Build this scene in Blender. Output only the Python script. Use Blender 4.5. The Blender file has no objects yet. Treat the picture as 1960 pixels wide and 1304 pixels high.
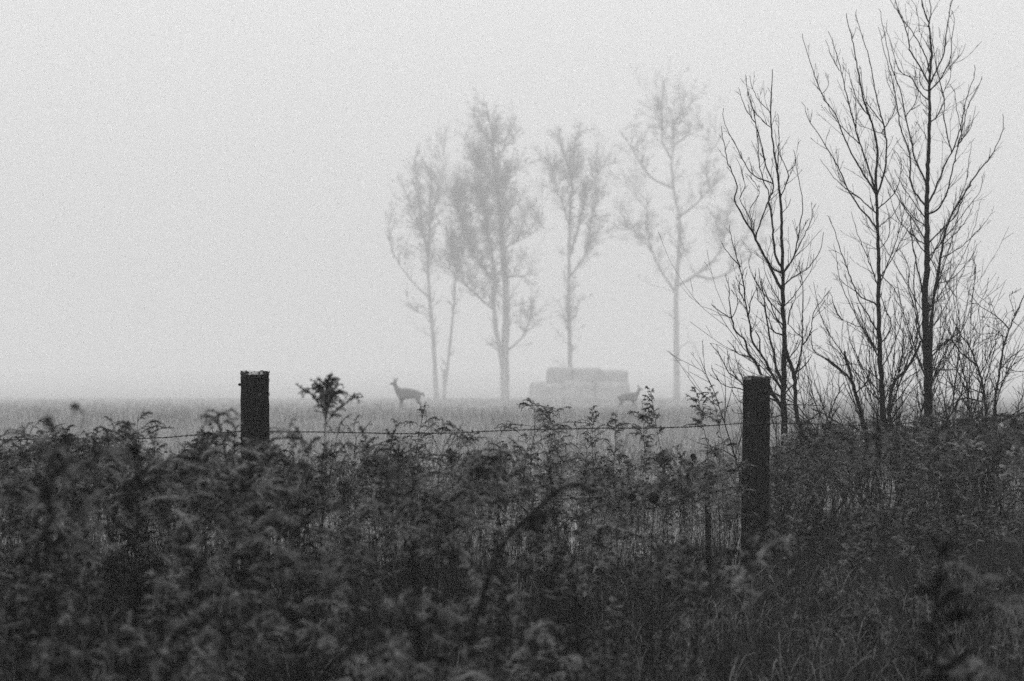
import bpy, math, random
import numpy as np
from mathutils import Vector

# ------------------------------------------------------------------ camera, sky, sun, exposure
SC = bpy.context.scene
CZ = 1.12                      # lens height
FPX = 1960 * 50.0 / 36.0       # focal length in photo pixels
HOR = 750.0                    # photo row of the lens's level line
cam_d = bpy.data.cameras.new('camera'); cam = bpy.data.objects.new('camera', cam_d)
SC.collection.objects.link(cam); SC.camera = cam
cam.location = (0, 0, CZ); cam.rotation_euler = (math.radians(90), 0, 0)
cam_d.lens = 50; cam_d.sensor_width = 36; cam_d.shift_y = 98 / 1960.0
cam_d.clip_start = 0.05; cam_d.clip_end = 3000
cam_d.dof.use_dof = True; cam_d.dof.focus_distance = 8.8; cam_d.dof.aperture_fstop = 2.7

SUN_EL, SUN_AZ = 48.0, 200.0
w = bpy.data.worlds.new('World'); SC.world = w; w.use_nodes = True
nt = w.node_tree; nt.nodes.clear()
def N(tree, typ, **kw):
    n = tree.nodes.new(typ)
    for k, v in kw.items(): setattr(n, k, v)
    return n
sky = N(nt, 'ShaderNodeTexSky', sky_type='NISHITA', sun_disc=False)
sky.sun_elevation = math.radians(SUN_EL); sky.sun_rotation = math.radians(SUN_AZ)
sky.dust_density = 6.0; sky.air_density = 1.0
bw = N(nt, 'ShaderNodeRGBToBW'); nt.links.new(sky.outputs[0], bw.inputs[0])
geo = N(nt, 'ShaderNodeTexCoord'); sep = N(nt, 'ShaderNodeSeparateXYZ'); nt.links.new(geo.outputs['Generated'], sep.inputs[0])
# overcast cloud layer: brighter towards the zenith, (1+2 sin h)/3
mx = N(nt, 'ShaderNodeMath', operation='MAXIMUM'); nt.links.new(sep.outputs['Z'], mx.inputs[0]); mx.inputs[1].default_value = 0.0
ma = N(nt, 'ShaderNodeMath', operation='MULTIPLY_ADD'); nt.links.new(mx.outputs[0], ma.inputs[0])
ma.inputs[1].default_value = 7.0; ma.inputs[2].default_value = 4.9
sk = N(nt, 'ShaderNodeMath', operation='MULTIPLY_ADD'); nt.links.new(bw.outputs[0], sk.inputs[0])
sk.inputs[1].default_value = 0.22; nt.links.new(ma.outputs[0], sk.inputs[2])
bg = N(nt, 'ShaderNodeBackground'); nt.links.new(sk.outputs[0], bg.inputs['Color']); bg.inputs['Strength'].default_value = 0.125
wo = N(nt, 'ShaderNodeOutputWorld'); nt.links.new(bg.outputs[0], wo.inputs['Surface'])

sun_d = bpy.data.lights.new('sun', 'SUN'); sun_d.energy = 0.5; sun_d.angle = math.radians(60); sun_d.color = (1, 1, 1)
sun = bpy.data.objects.new('sun', sun_d); SC.collection.objects.link(sun)
sun.rotation_euler = (math.radians(90 - SUN_EL), 0, math.radians(180 - SUN_AZ))

SC.view_settings.view_transform = 'Standard'; SC.view_settings.look = 'None'
SC.view_settings.exposure = -0.05; SC.view_settings.gamma = 1.0
SC.render.engine = 'CYCLES'
cy = SC.cycles
cy.use_denoising = False
cy.use_adaptive_sampling = True; cy.adaptive_threshold = 0.02; cy.adaptive_min_samples = 24
cy.max_bounces = 5; cy.diffuse_bounces = 2; cy.glossy_bounces = 1; cy.transmission_bounces = 2
cy.volume_bounces = 2; cy.transparent_max_bounces = 4
cy.caustics_reflective = False; cy.caustics_refractive = False
cy.pixel_filter_type = 'BLACKMAN_HARRIS'

rng = np.random.default_rng(11)
random.seed(4)

def W(px, py, d):
    return np.array([(px - 980.0) / FPX * d, d, CZ - (py - HOR) / FPX * d])

def smooth(a, b, t):
    t = np.clip((t - a) / (b - a), 0, 1); return t * t * (3 - 2 * t)

def gz(x, y):
    """ground height"""
    x = np.asarray(x, float); y = np.asarray(y, float)
    z = -0.30 + 0.30 * smooth(2.8, 6.2, y) + 0.32 * smooth(9, 52, y)
    z = z + 0.025 * np.sin(x * 1.7 + 0.6 * y) * np.sin(y * 1.3 - .4 * x)
    z = z + 0.05 * np.sin(x * .13 + 1) * np.sin(y * .09) * smooth(10, 60, y)
    z = z + 10.0 * (np.clip(y - 140, 0, 500) / 500) ** 1.6      # rise added far back so the field's tone fades gradually into fog
    z = z + 0.10 * np.exp(-((x - 3.6) ** 2) / 2.5 - ((y - 10.2) ** 2) / 3.0)
    return z

# ------------------------------------------------------------------ materials
def mat(name, lo, hi, scale=8.0, rough=.9, trans=0.0, detail=6, bump=0.0, stretch=None, spread=(.3, .7), rnd=0.0, spots=None):
    m = bpy.data.materials.new(name); m.use_nodes = True
    t = m.node_tree; t.nodes.clear()
    tc = N(t, 'ShaderNodeTexCoord'); mp = N(t, 'ShaderNodeMapping'); t.links.new(tc.outputs['Object'], mp.inputs[0])
    if stretch: mp.inputs['Scale'].default_value = stretch
    nz = N(t, 'ShaderNodeTexNoise'); nz.inputs['Scale'].default_value = scale; nz.inputs['Detail'].default_value = detail
    t.links.new(mp.outputs[0], nz.inputs['Vector'])
    cr = N(t, 'ShaderNodeValToRGB'); t.links.new(nz.outputs['Fac'], cr.inputs[0])
    cr.color_ramp.elements[0].position, cr.color_ramp.elements[1].position = spread
    cr.color_ramp.elements[0].color = (lo, lo, lo, 1); cr.color_ramp.elements[1].color = (hi, hi, hi, 1)
    col = cr.outputs[0]
    if spots:
        vz = N(t, 'ShaderNodeTexNoise'); vz.inputs['Scale'].default_value = spots[0]; vz.inputs['Detail'].default_value = 3
        t.links.new(tc.outputs['Object'], vz.inputs['Vector'])
        c2 = N(t, 'ShaderNodeValToRGB'); t.links.new(vz.outputs['Fac'], c2.inputs[0])
        c2.color_ramp.elements[0].position = spots[1]; c2.color_ramp.elements[1].position = spots[1] + .04
        mm = N(t, 'ShaderNodeMix', data_type='RGBA'); t.links.new(c2.outputs[0], mm.inputs[0]); t.links.new(col, mm.inputs[6])
        mm.inputs[7].default_value = (spots[2],) * 3 + (1,); col = mm.outputs[2]
    if rnd:
        oi = N(t, 'ShaderNodeObjectInfo'); mr = N(t, 'ShaderNodeMapRange'); t.links.new(oi.outputs['Random'], mr.inputs[0])
        mr.inputs['To Min'].default_value = 1 - rnd; mr.inputs['To Max'].default_value = 1 + rnd
        vm = N(t, 'ShaderNodeVectorMath', operation='SCALE'); t.links.new(col, vm.inputs[0]); t.links.new(mr.outputs[0], vm.inputs['Scale'])
        col = vm.outputs[0]
    out = N(t, 'ShaderNodeOutputMaterial')
    if trans > 0:
        df = N(t, 'ShaderNodeBsdfDiffuse'); tl = N(t, 'ShaderNodeBsdfTranslucent'); ms = N(t, 'ShaderNodeMixShader')
        t.links.new(col, df.inputs[0]); t.links.new(col, tl.inputs[0]); ms.inputs[0].default_value = trans
        t.links.new(df.outputs[0], ms.inputs[1]); t.links.new(tl.outputs[0], ms.inputs[2]); t.links.new(ms.outputs[0], out.inputs[0])
    else:
        df = N(t, 'ShaderNodeBsdfPrincipled'); t.links.new(col, df.inputs['Base Color']); df.inputs['Roughness'].default_value = rough
        df.inputs['Specular IOR Level'].default_value = 0.05
        if bump:
            bp = N(t, 'ShaderNodeBump'); bp.inputs['Strength'].default_value = bump; bp.inputs['Distance'].default_value = .01
            t.links.new(nz.outputs['Fac'], bp.inputs['Height']); t.links.new(bp.outputs[0], df.inputs['Normal'])
        t.links.new(df.outputs[0], out.inputs[0])
    return m

M = {
    'soil': mat('dark_soil_and_litter', .008, .02, 30, bump=.5),
    'plume': mat('seed_fluff', .008, .27, 14, trans=.15, spread=(.43, .62), rnd=.35),
    'stem': mat('dry_stem', .006, .022, 30, rnd=.3),
    'leaf': mat('withered_leaf', .005, .026, 30, trans=.2, rnd=.3),
    'straw': mat('dry_grass', .005, .055, 5, trans=.2, rnd=.6),
    'meadow': mat('fog_paled_meadow_grass', .22, .62, 2.5, trans=.25, rnd=.5),  # dry grass, colour lightened to soften the far edge into the fog
    'bark': mat('dark_sapling_bark', .003, .014, 60, bump=.6, spots=(45, .66, .03)),
    'farbark': mat('fog_paled_bark', .30, .42, 3),  # far bark lightened in colour to stand in for thicker fog
    'post': mat('weathered_post_wood', .002, .013, 14, bump=1.0, stretch=(6, 6, .6), spots=(30, .64, .045)),
    'posttop': mat('frosted_end_grain', .03, .42, 22, bump=.6, spread=(.42, .6)),
    'moss': mat('lichen_crust', .03, .09, 60, bump=.5),
    'wire': mat('rusted_wire', .02, .05, 80),
    'fur': mat('deer_fur', .14, .22, 12),
    'paleplume': mat('pale_seed_fluff', .05, .42, 10, trans=.2, rnd=.4, spread=(.36, .64)),
    'palestem': mat('pale_dry_stem', .02, .10, 10, rnd=.4),
    'darkfur': mat('dark_deer_fur', .09, .14, 12),
    'curl': mat('pale_curled_blade', .04, .24, 7, trans=.2, rnd=.5),
    'deadstalk': mat('dark_dead_stalk', .02, .07, 12, rnd=.4),
    'dark': mat('dark_horn', .02, .03, 20),
    'shed': mat('weathered_hay', .32, .42, 1.4),
    'shedroof': mat('weathered_hay_top', .31, .40, 1.1),
}

# ------------------------------------------------------------------ mesh building
class MB:
    def __init__(s): s.v = []; s.q = []; s.t = []; s.n = 0
    def add(s, v, q=None, t=None):
        v = np.asarray(v, float).reshape(-1, 3)
        if q is not None and len(q): s.q.append(np.asarray(q, int).reshape(-1, 4) + s.n)
        if t is not None and len(t): s.t.append(np.asarray(t, int).reshape(-1, 3) + s.n)
        s.v.append(v); s.n += len(v)
    def tube(s, P, R, k=5, cap=True, rough=0.0):
        P = np.asarray(P, float); n = len(P); R = np.asarray(R, float)
        T = np.gradient(P, axis=0); T /= (np.linalg.norm(T, axis=1, keepdims=True) + 1e-12)
        ref = np.array([0, 0, 1.0]) if abs(T[:, 2]).mean() < .75 else np.array([1.0, .2, 0])
        A = np.cross(T, ref); A /= (np.linalg.norm(A, axis=1, keepdims=True) + 1e-9); B = np.cross(T, A)
        a = np.arange(k) * 2 * math.pi / k
        rr = R[:, None] * np.ones(k)[None, :]
        if rough: rr = rr * (1 + rough * rng.normal(size=rr.shape))
        V = P[:, None, :] + rr[:, :, None] * (np.cos(a)[None, :, None] * A[:, None, :] + np.sin(a)[None, :, None] * B[:, None, :])
        i = np.arange(n - 1)[:, None] * k; j = np.arange(k)[None, :]; j2 = (j + 1) % k
        q = np.stack([i + j, i + j2, i + k + j2, i + k + j], -1).reshape(-1, 4)
        V = V.reshape(-1, 3); t = None
        if cap:
            V = np.vstack([V, P[-1] + T[-1] * R[-1] * .5, P[0] - T[0] * R[0] * .2]); jj = np.arange(k); e = (n - 1) * k
            t = np.vstack([np.stack([e + jj, e + (jj + 1) % k, np.full(k, n * k)], 1), np.stack([(jj + 1) % k, jj, np.full(k, n * k + 1)], 1)])
        s.add(V, q, t)
    def box(s, c, d, rot=0.0):
        c = np.array(c, float); x, y, z = np.array(d) / 2.0
        v = np.array([[-x, -y, -z], [x, -y, -z], [x, y, -z], [-x, y, -z], [-x, -y, z], [x, -y, z], [x, y, z], [-x, y, z]])
        if rot: cr, sr = math.cos(rot), math.sin(rot); v = np.stack([v[:, 0] * cr - v[:, 1] * sr, v[:, 0] * sr + v[:, 1] * cr, v[:, 2]], 1)
        s.add(v + c, [[0, 3, 2, 1], [4, 5, 6, 7], [0, 1, 5, 4], [1, 2, 6, 5], [2, 3, 7, 6], [3, 0, 4, 7]])
    def merge(s, o, mat_index=None):
        off = s.n
        for v in o.v: s.v.append(v)
        for q in o.q: s.q.append(q + off)
        for t in o.t: s.t.append(t + off)
        s.n += o.n
    def counts(s): return sum(len(q) for q in s.q), sum(len(t) for t in s.t)
    def mesh(s, name, mats, smooth_=False, splits=None):
        V = np.vstack(s.v) if s.v else np.zeros((0, 3))
        Q = np.vstack(s.q) if s.q else np.zeros((0, 4), int); T = np.vstack(s.t) if s.t else np.zeros((0, 3), int)
        me = bpy.data.meshes.new(name)
        me.vertices.add(len(V)); me.vertices.foreach_set('co', V.astype(np.float32).ravel())
        nl = len(Q) * 4 + len(T) * 3; me.loops.add(nl)
        me.loops.foreach_set('vertex_index', np.concatenate([Q.ravel(), T.ravel()]).astype(np.int32))
        me.polygons.add(len(Q) + len(T))
        me.polygons.foreach_set('loop_start', np.concatenate([np.arange(len(Q)) * 4, len(Q) * 4 + np.arange(len(T)) * 3]).astype(np.int32))
        if smooth_: me.polygons.foreach_set('use_smooth', np.ones(len(Q) + len(T), bool))
        for m in (mats if isinstance(mats, (list, tuple)) else [mats]): me.materials.append(m)
        me.update(calc_edges=True); me.validate()
        return me

def link(o, parent=None):
    SC.collection.objects.link(o)
    if parent is not None: o.parent = parent
    return o
def obj(name, mb, m, parent=None, smooth_=False):
    me = mb.mesh(name, m, smooth_) if isinstance(mb, MB) else mb
    return link(bpy.data.objects.new(name, me), parent)
def tag(o, label=None, cat=None, group=None, kind=None):
    if label: o['label'] = label
    if cat: o['category'] = cat
    if group: o['group'] = group
    if kind: o['kind'] = kind
    return o
def thing(name, label, cat, loc=(0, 0, 0), rotz=0.0, group=None, scale=None):
    o = bpy.data.objects.new(name, None); o.empty_display_size = .1; o.location = loc; o.rotation_euler = (0, 0, rotz)
    if scale: o.scale = (scale,) * 3 if not isinstance(scale, tuple) else scale
    link(o); return tag(o, label, cat, group)
def copy_thing(root, loc, rotz, scale, label, group=None):
    r = root.copy(); SC.collection.objects.link(r); r.location = loc; r.rotation_euler = rotz if isinstance(rotz, tuple) else (0, 0, rotz); r.scale = scale
    r['label'] = label
    if group: r['group'] = group
    elif 'group' in r.keys(): del r['group']
    for ch in list(root.children):
        c = ch.copy(); SC.collection.objects.link(c); c.parent = r
    return r

# ------------------------------------------------------------------ ground
def build_ground():
    ys = np.concatenate([np.linspace(-20, 1, 12), np.linspace(1.3, 16, 70), 16 * np.power(940 / 16, np.linspace(0.02, 1, 110))])
    us = np.linspace(-1, 1, 121); us = np.sign(us) * np.abs(us) ** 2.2
    X = us[None, :] * 470 * np.ones((len(ys), 1)); Y = ys[:, None] * np.ones((1, len(us)))
    Z = gz(X, Y)
    n, m_ = X.shape
    i = np.arange(n - 1)[:, None] * m_; j = np.arange(m_ - 1)[None, :]
    q = np.stack([i + j, i + j + 1, i + m_ + j + 1, i + m_ + j], -1).reshape(-1, 4)
    mb = MB(); mb.add(np.stack([X, Y, Z], -1).reshape(-1, 3), q)
    m = bpy.data.materials.new('meadow_ground'); m.use_nodes = True; t = m.node_tree
    b = t.nodes['Principled BSDF']; b.inputs['Roughness'].default_value = 1; b.inputs['Specular IOR Level'].default_value = 0
    tc = N(t, 'ShaderNodeTexCoord'); sp = N(t, 'ShaderNodeSeparateXYZ'); t.links.new(tc.outputs['Object'], sp.inputs[0])
    mr = N(t, 'ShaderNodeMapRange'); t.links.new(sp.outputs['Y'], mr.inputs[0])      # weedy verge gives way to pale mown meadow, lightened to imitate fog fade
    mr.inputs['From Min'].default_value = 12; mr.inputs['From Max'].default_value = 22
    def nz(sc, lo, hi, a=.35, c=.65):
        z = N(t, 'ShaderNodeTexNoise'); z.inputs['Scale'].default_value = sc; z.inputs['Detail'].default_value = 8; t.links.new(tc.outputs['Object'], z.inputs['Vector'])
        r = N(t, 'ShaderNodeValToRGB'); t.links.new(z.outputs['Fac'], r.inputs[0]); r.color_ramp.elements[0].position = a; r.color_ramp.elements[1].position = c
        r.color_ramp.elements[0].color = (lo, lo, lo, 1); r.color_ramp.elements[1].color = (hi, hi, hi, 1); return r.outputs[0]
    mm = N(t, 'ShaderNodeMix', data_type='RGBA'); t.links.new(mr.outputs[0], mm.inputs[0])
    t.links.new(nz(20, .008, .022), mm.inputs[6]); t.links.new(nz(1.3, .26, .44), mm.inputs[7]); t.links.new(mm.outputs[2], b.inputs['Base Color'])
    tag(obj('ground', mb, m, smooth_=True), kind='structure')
build_ground()

# ------------------------------------------------------------------ branching
def bez(P, n):
    """resample a polyline smoothly (Catmull-Rom)"""
    P = np.asarray(P, float)
    if len(P) < 3:
        t = np.linspace(0, 1, n)[:, None]; return P[0] * (1 - t) + P[-1] * t
    Q = np.vstack([2 * P[0] - P[1], P, 2 * P[-1] - P[-2]])
    L = np.concatenate([[0], np.cumsum(np.linalg.norm(np.diff(P[:, :3], axis=0), axis=1))]); s = np.linspace(0, L[-1], n)
    k = np.clip(np.searchsorted(L, s, 'right') - 1, 0, len(P) - 2); u = ((s - L[k]) / (L[k + 1] - L[k] + 1e-9))[:, None]
    p0, p1, p2, p3 = Q[k], Q[k + 1], Q[k + 2], Q[k + 3]
    return .5 * (2 * p1 + (p2 - p0) * u + (2 * p0 - 5 * p1 + 4 * p2 - p3) * u ** 2 + (3 * p1 - p0 - 3 * p2 + p3) * u ** 3)

UP = np.array([0, 0, 1.0])
def unit(v): return v / (np.linalg.norm(v) + 1e-9)
def rand_perp(d, r):
    v = r.normal(size=3); v -= d * v.dot(d); return unit(v)

def twig(mb, p, d, L, r0, rg, up=.5, wig=.12, lev=1, k=4, nsub=3, rmin=.0006, ang=(.45, .8), subl=.45, kn=0.0):
    n = max(4, min(9, int(L / .06) + 4)); pts = [p]; dd = d.copy()
    for i in range(n - 1):
        dd = unit(dd + UP * up / n + rg.normal(size=3) * wig); pts.append(pts[-1] + dd * L / (n - 1))
    P = np.array(pts); t = np.linspace(0, 1, n); R = np.maximum(r0 * (1 - .75 * t), rmin)
    if kn: R = R * (1 + kn * (rg.random(n) - .3))
    mb.tube(P, R, k if r0 > .0015 else 3, cap=False)
    if lev > 0:
        for _ in range(nsub):
            u = rg.uniform(.15, .9); i = min(int(u * (n - 1)), n - 2); f = u * (n - 1) - i
            q = P[i] * (1 - f) + P[i + 1] * f; td = unit(P[i + 1] - P[i]); a = rg.uniform(*ang)
            nd = unit(td * math.cos(a) + rand_perp(td, rg) * math.sin(a))
            twig(mb, q, nd, L * subl * rg.uniform(.5, 1.2) * (1.15 - u), max(R[i] * .6, rmin), rg, up, wig, lev - 1, k, max(1, nsub - 1), rmin, ang, subl, kn)

class Tree:
    """trunks and limbs follow the photo's branching; every limb gets a depth of its own"""
    def __init__(s, d, seed, spread=.55):
        s.d = d; s.rg = np.random.default_rng(seed); s.nodes = []; s.limbs = []; s.spread = spread; s.pxm = FPX / d
        s.trunk = MB(); s.crown = MB()
    def limb(s, pts, w0, w1, trunk=False, depth0=None, k=6, slope=None, rough=.05):
        pts = np.array(pts, float)
        L = np.linalg.norm(np.diff(pts, axis=0), axis=1).sum() / s.pxm
        if depth0 is None:
            if s.nodes:
                A = np.array(s.nodes); i = np.argmin(np.hypot(A[:, 0] - pts[0, 0], A[:, 1] - pts[0, 1])); near = A[i]
                if math.hypot(near[0] - pts[0, 0], near[1] - pts[0, 1]) < 26: depth0 = near[2]; pts[0] = near[:2]
                else: depth0 = s.d + s.rg.uniform(-.25, .25) * s.spread
            else: depth0 = s.d
        if slope is None: slope = s.rg.uniform(-1, 1) * s.spread
        n = max(6, int(L / (.035 if s.d < 20 else .7)) + 2); S = bez(pts, n); t = np.linspace(0, 1, n)
        dep = depth0 + slope * L * t ** .8
        P = np.array([W(a, b, c) for (a, b), c in zip(S, dep)])
        P[1:-1] += s.rg.normal(size=(n - 2, 3)) * (.0022 if s.d < 20 else .02)
        R = (w0 + (w1 - w0) * t ** .8) / 2 / s.pxm * (.86 if not trunk and s.d < 20 else 1.0); R = R * (1 + rough * s.rg.normal(size=n))
        if s.d < 20: P[1:-1] += np.cumsum(s.rg.normal(size=(n - 2, 3)) * .0016, axis=0) * (.3 if trunk else 1)
        (s.trunk if trunk else s.crown).tube(P, R, k)
        for (a, b), c in zip(S, dep): s.nodes.append((a, b, c))
        s.limbs.append((P, R, L)); return P
    def twigs(s, per_m, length, r0, levels=1, nsub=2, start=.15, up=.5, rmin=.0007, ang=(.45, .85), wig=.1, kn=.6, only=None, sel=1.0, lenpow=.7, hi=1.0, bias=1.0):
        for li, (P, R, L) in enumerate(s.limbs[:only] if only else s.limbs):
            n = int(per_m * L * sel); m_ = len(P)
            for _ in range(n):
                u = start + (hi - start) * s.rg.random() ** bias; i = min(int(u * (m_ - 1)), m_ - 2); td = unit(P[i + 1] - P[i]); a = s.rg.uniform(*ang)
                nd = unit(td * math.cos(a) + rand_perp(td, s.rg) * math.sin(a) + UP * .1)
                ln = length * s.rg.uniform(.3, 1.15) * (1.15 - u) ** lenpow
                twig(s.crown, P[i], nd, ln, min(R[i] * .6, r0), s.rg, up, wig, levels, 4, nsub, rmin, kn=kn)
    def build(s, name, label, bark, group=None):
        P0 = s.limbs[0][0][0]; root = thing(name, label, 'tree', (P0[0], P0[1], float(gz(P0[0], P0[1]))), group=group)
        off = np.array(root.location)
        for part, mb in (('trunk', s.trunk), ('crown', s.crown)):
            if mb.n:
                mb.v = [v - off for v in mb.v]; obj(part, mb, bark, root, smooth_=True)
        return root

REG = {'A': (1360, 100, 4.657), 'B': (1360, 380, 4.657), 'C': (1360, 600, 4.657), 'D': (1520, 0, 4.657), 'E': (1680, 0, 4.657),
       'F': (1580, 280, 4.074), 'G': (1580, 560, 4.074), 'H': (1360, 0, 2.328), 'I': (1350, 500, 2.834), 'J': (700, 150, 2.0055), 'K': (1150, 150, 2.006)}
def px(s):
    """'A 10,20 30,40 B 5,6' -> photo pixels"""
    r = None; out = []
    for w_ in s.split():
        if w_ in REG: r = REG[w_]
        else:
            a, b = w_.split(','); out.append((r[0] + float(a) / r[2], r[1] + float(b) / r[2]))
    return out

def shoots(T, cx, y0, y1, n, lmin, lmax, lean):
    """long fine shoots rising steeply from the lower trunk"""
    for _ in range(n):
        y = T.rg.uniform(y0, y1); sg = T.rg.choice([-1, 1]); L = T.rg.uniform(lmin, lmax); a = T.rg.uniform(*lean) * sg
        T.limb([(cx, y), (cx + a * L * .45, y - L * .33), (cx + a * L * .85, y - L * .68), (cx + a * L * 1.0, y - L)], T.rg.uniform(2.2, 3.4), .9)

# --- sapling on the left of the three
s1 = Tree(10.2, 21)
base1 = W(1500, 900, 10.2)
s1.limb(px('I 432,1120 430,1000 428,900 422,760 425,600 428,430 420,250 422,130') + px('H 322,1300 320,1200 314,1050 312,930 300,800 285,700 270,570 268,480 275,310'), 15, 1.3, True, slope=.05, k=8)
s1.limb(px('I 760,1290 690,1170 C 960,1304 860,1150 790,1000 760,870 740,560 690,400 660,300 655,200'), 11, 6, True, depth0=10.0, slope=.06, k=7)
for t_, w0, w1 in [
    ('B 640,820 600,760 540,640 490,530 430,410 370,300 310,200 250,90 210,0 A 240,1220 200,1100 150,960 130,850 105,750 98,660', 7, 1.2),
    ('B 625,620 580,520 560,370 550,200 520,30 A 560,1200 500,1040 455,860 420,720 400,640 370,500 330,370 318,290 313,200', 5.5, 1.2),
    ('B 630,685 560,630 500,560 440,440', 5, 3.5), ('A 480,1190 400,1100 320,990 250,850 180,720 130,600 118,500', 3, 1.1),
    ('B 440,420 400,330 A 520,1304 480,1190 440,1040 425,900 410,720 385,520', 4, 1), ('A 395,630 340,560 290,460 250,315', 2.4, 1),
    ('A 535,560 460,470 380,340 350,210', 2, 1), ('A 530,670 450,590 380,490 330,350', 2, .9), ('A 590,1100 605,900 605,700 597,545', 2.6, 1),
    ('A 655,1304 690,1130 685,1060 640,960 600,880 580,780 570,690', 3, 1), ('A 700,1080 750,1010 755,930 740,870', 2, 1),
    ('B 655,690 680,620 740,520 765,400 800,300 810,200 830,90 A 825,1304 815,1240 790,1130 760,950', 3.6, 1.1),
    ('B 660,660 720,570 770,480 830,370 880,270 920,170 935,50', 3.4, 1.1), ('B 665,800 740,700 840,640 920,550 980,440 1008,300', 3.4, 1.1),
    ('B 380,310 350,180 300,80 265,0 A 310,1200 290,1130 260,1020 225,940', 2.8, 1), ('B 390,330 380,230 340,100 A 430,1260 350,1120 310,1080', 2.5, 1),
    ('C 640,700 600,620 540,540 450,370 380,250 350,100 B 360,1200 340,1050 310,900 295,720 260,570 230,450 200,320 170,240', 6.5, 1.2),
    ('B 265,600 200,540 140,460 90,380', 2.5, 1), ('B 220,980 260,800 290,700 320,610', 2.6, 1),
    ('C 650,850 540,700 440,540 390,440 330,360 300,240 210,150 190,60 B 170,950 170,800 135,680', 9, 1.3),
    ('B 190,1080 120,1030 60,990 10,950', 3.4, 1.2), ('B 200,1070 240,960 225,850 190,760', 2.5, 1), ('B 340,1030 360,930 400,820 440,790', 2.8, 1.2),
    ('C 640,650 590,500 560,330 520,170 500,50 B 490,980 470,850 445,790 430,620', 7, 1.4), ('B 510,1100 480,960 420,900 415,780 390,700', 3, 1),
    ('B 630,1220 570,1180 520,1080 490,950', 4, 1.3), ('B 640,1130 580,1060 540,950 480,850 445,740', 3.8, 1.2), ('B 640,960 560,900 500,880', 2.6, 1),
    ('C 740,550 800,380 825,260 B 820,1100 830,900 825,780 800,650 790,550', 4.6, 1.1), ('C 740,540 820,480 905,370', 4.4, 1.4),
    ('C 825,260 880,200 B 900,1150 920,1020 1000,900 1060,820', 3, 1), ('B 840,1270 900,1200 960,1160', 2.4, 1), ('B 820,1270 740,1180 690,1120', 2.4, 1.4),
    ('C 560,740 450,660 300,640 230,570 150,510 100,380 60,320 0,270', 5, 1.3), ('C 580,780 420,720 290,680 150,650 60,590 0,550', 5, 1.2),
    ('C 300,640 270,560 240,480 215,340', 3, 1.2), ('C 230,590 180,480 170,360', 2.4, 1.2), ('C 60,590 20,500 10,460', 2.2, 1.1), ('C 420,760 280,800 190,690', 3, 1.1),
    ('C 650,860 560,700 530,640', 5, 3), ('C 330,380 240,350 200,300 150,240', 3.6, 1.2), ('C 460,510 400,420 340,350', 3, 2), ('C 480,330 440,240 400,160', 4, 2.2),
    ('C 670,720 760,600 780,500 805,400', 4, 1.4), ('B 670,1120 700,1050 720,980 760,900 770,830', 3, 1), ('B 640,120 700,60 715,0', 2, 1),
    ('C 640,900 450,930 200,880 190,850', 3, 1.2), ('C 680,800 900,820 1020,830', 3.2, 1.4), ('C 780,990 860,960 960,890 1030,820', 3.8, 1.6),
]: s1.limb(px(t_), w0, w1)
shoots(s1, 1500, 560, 800, 6, 80, 160, (.3, .7))
s1.twigs(13, .26, .0020, 1, 2, start=.08, rmin=.0011, wig=.10, hi=.97, bias=1.35, ang=(.35, .75))
s1.build('sapling', 'bare dark sapling right behind the fence post, forking low into many upswept branches', M['bark'], 'bare saplings behind the fence')

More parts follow.
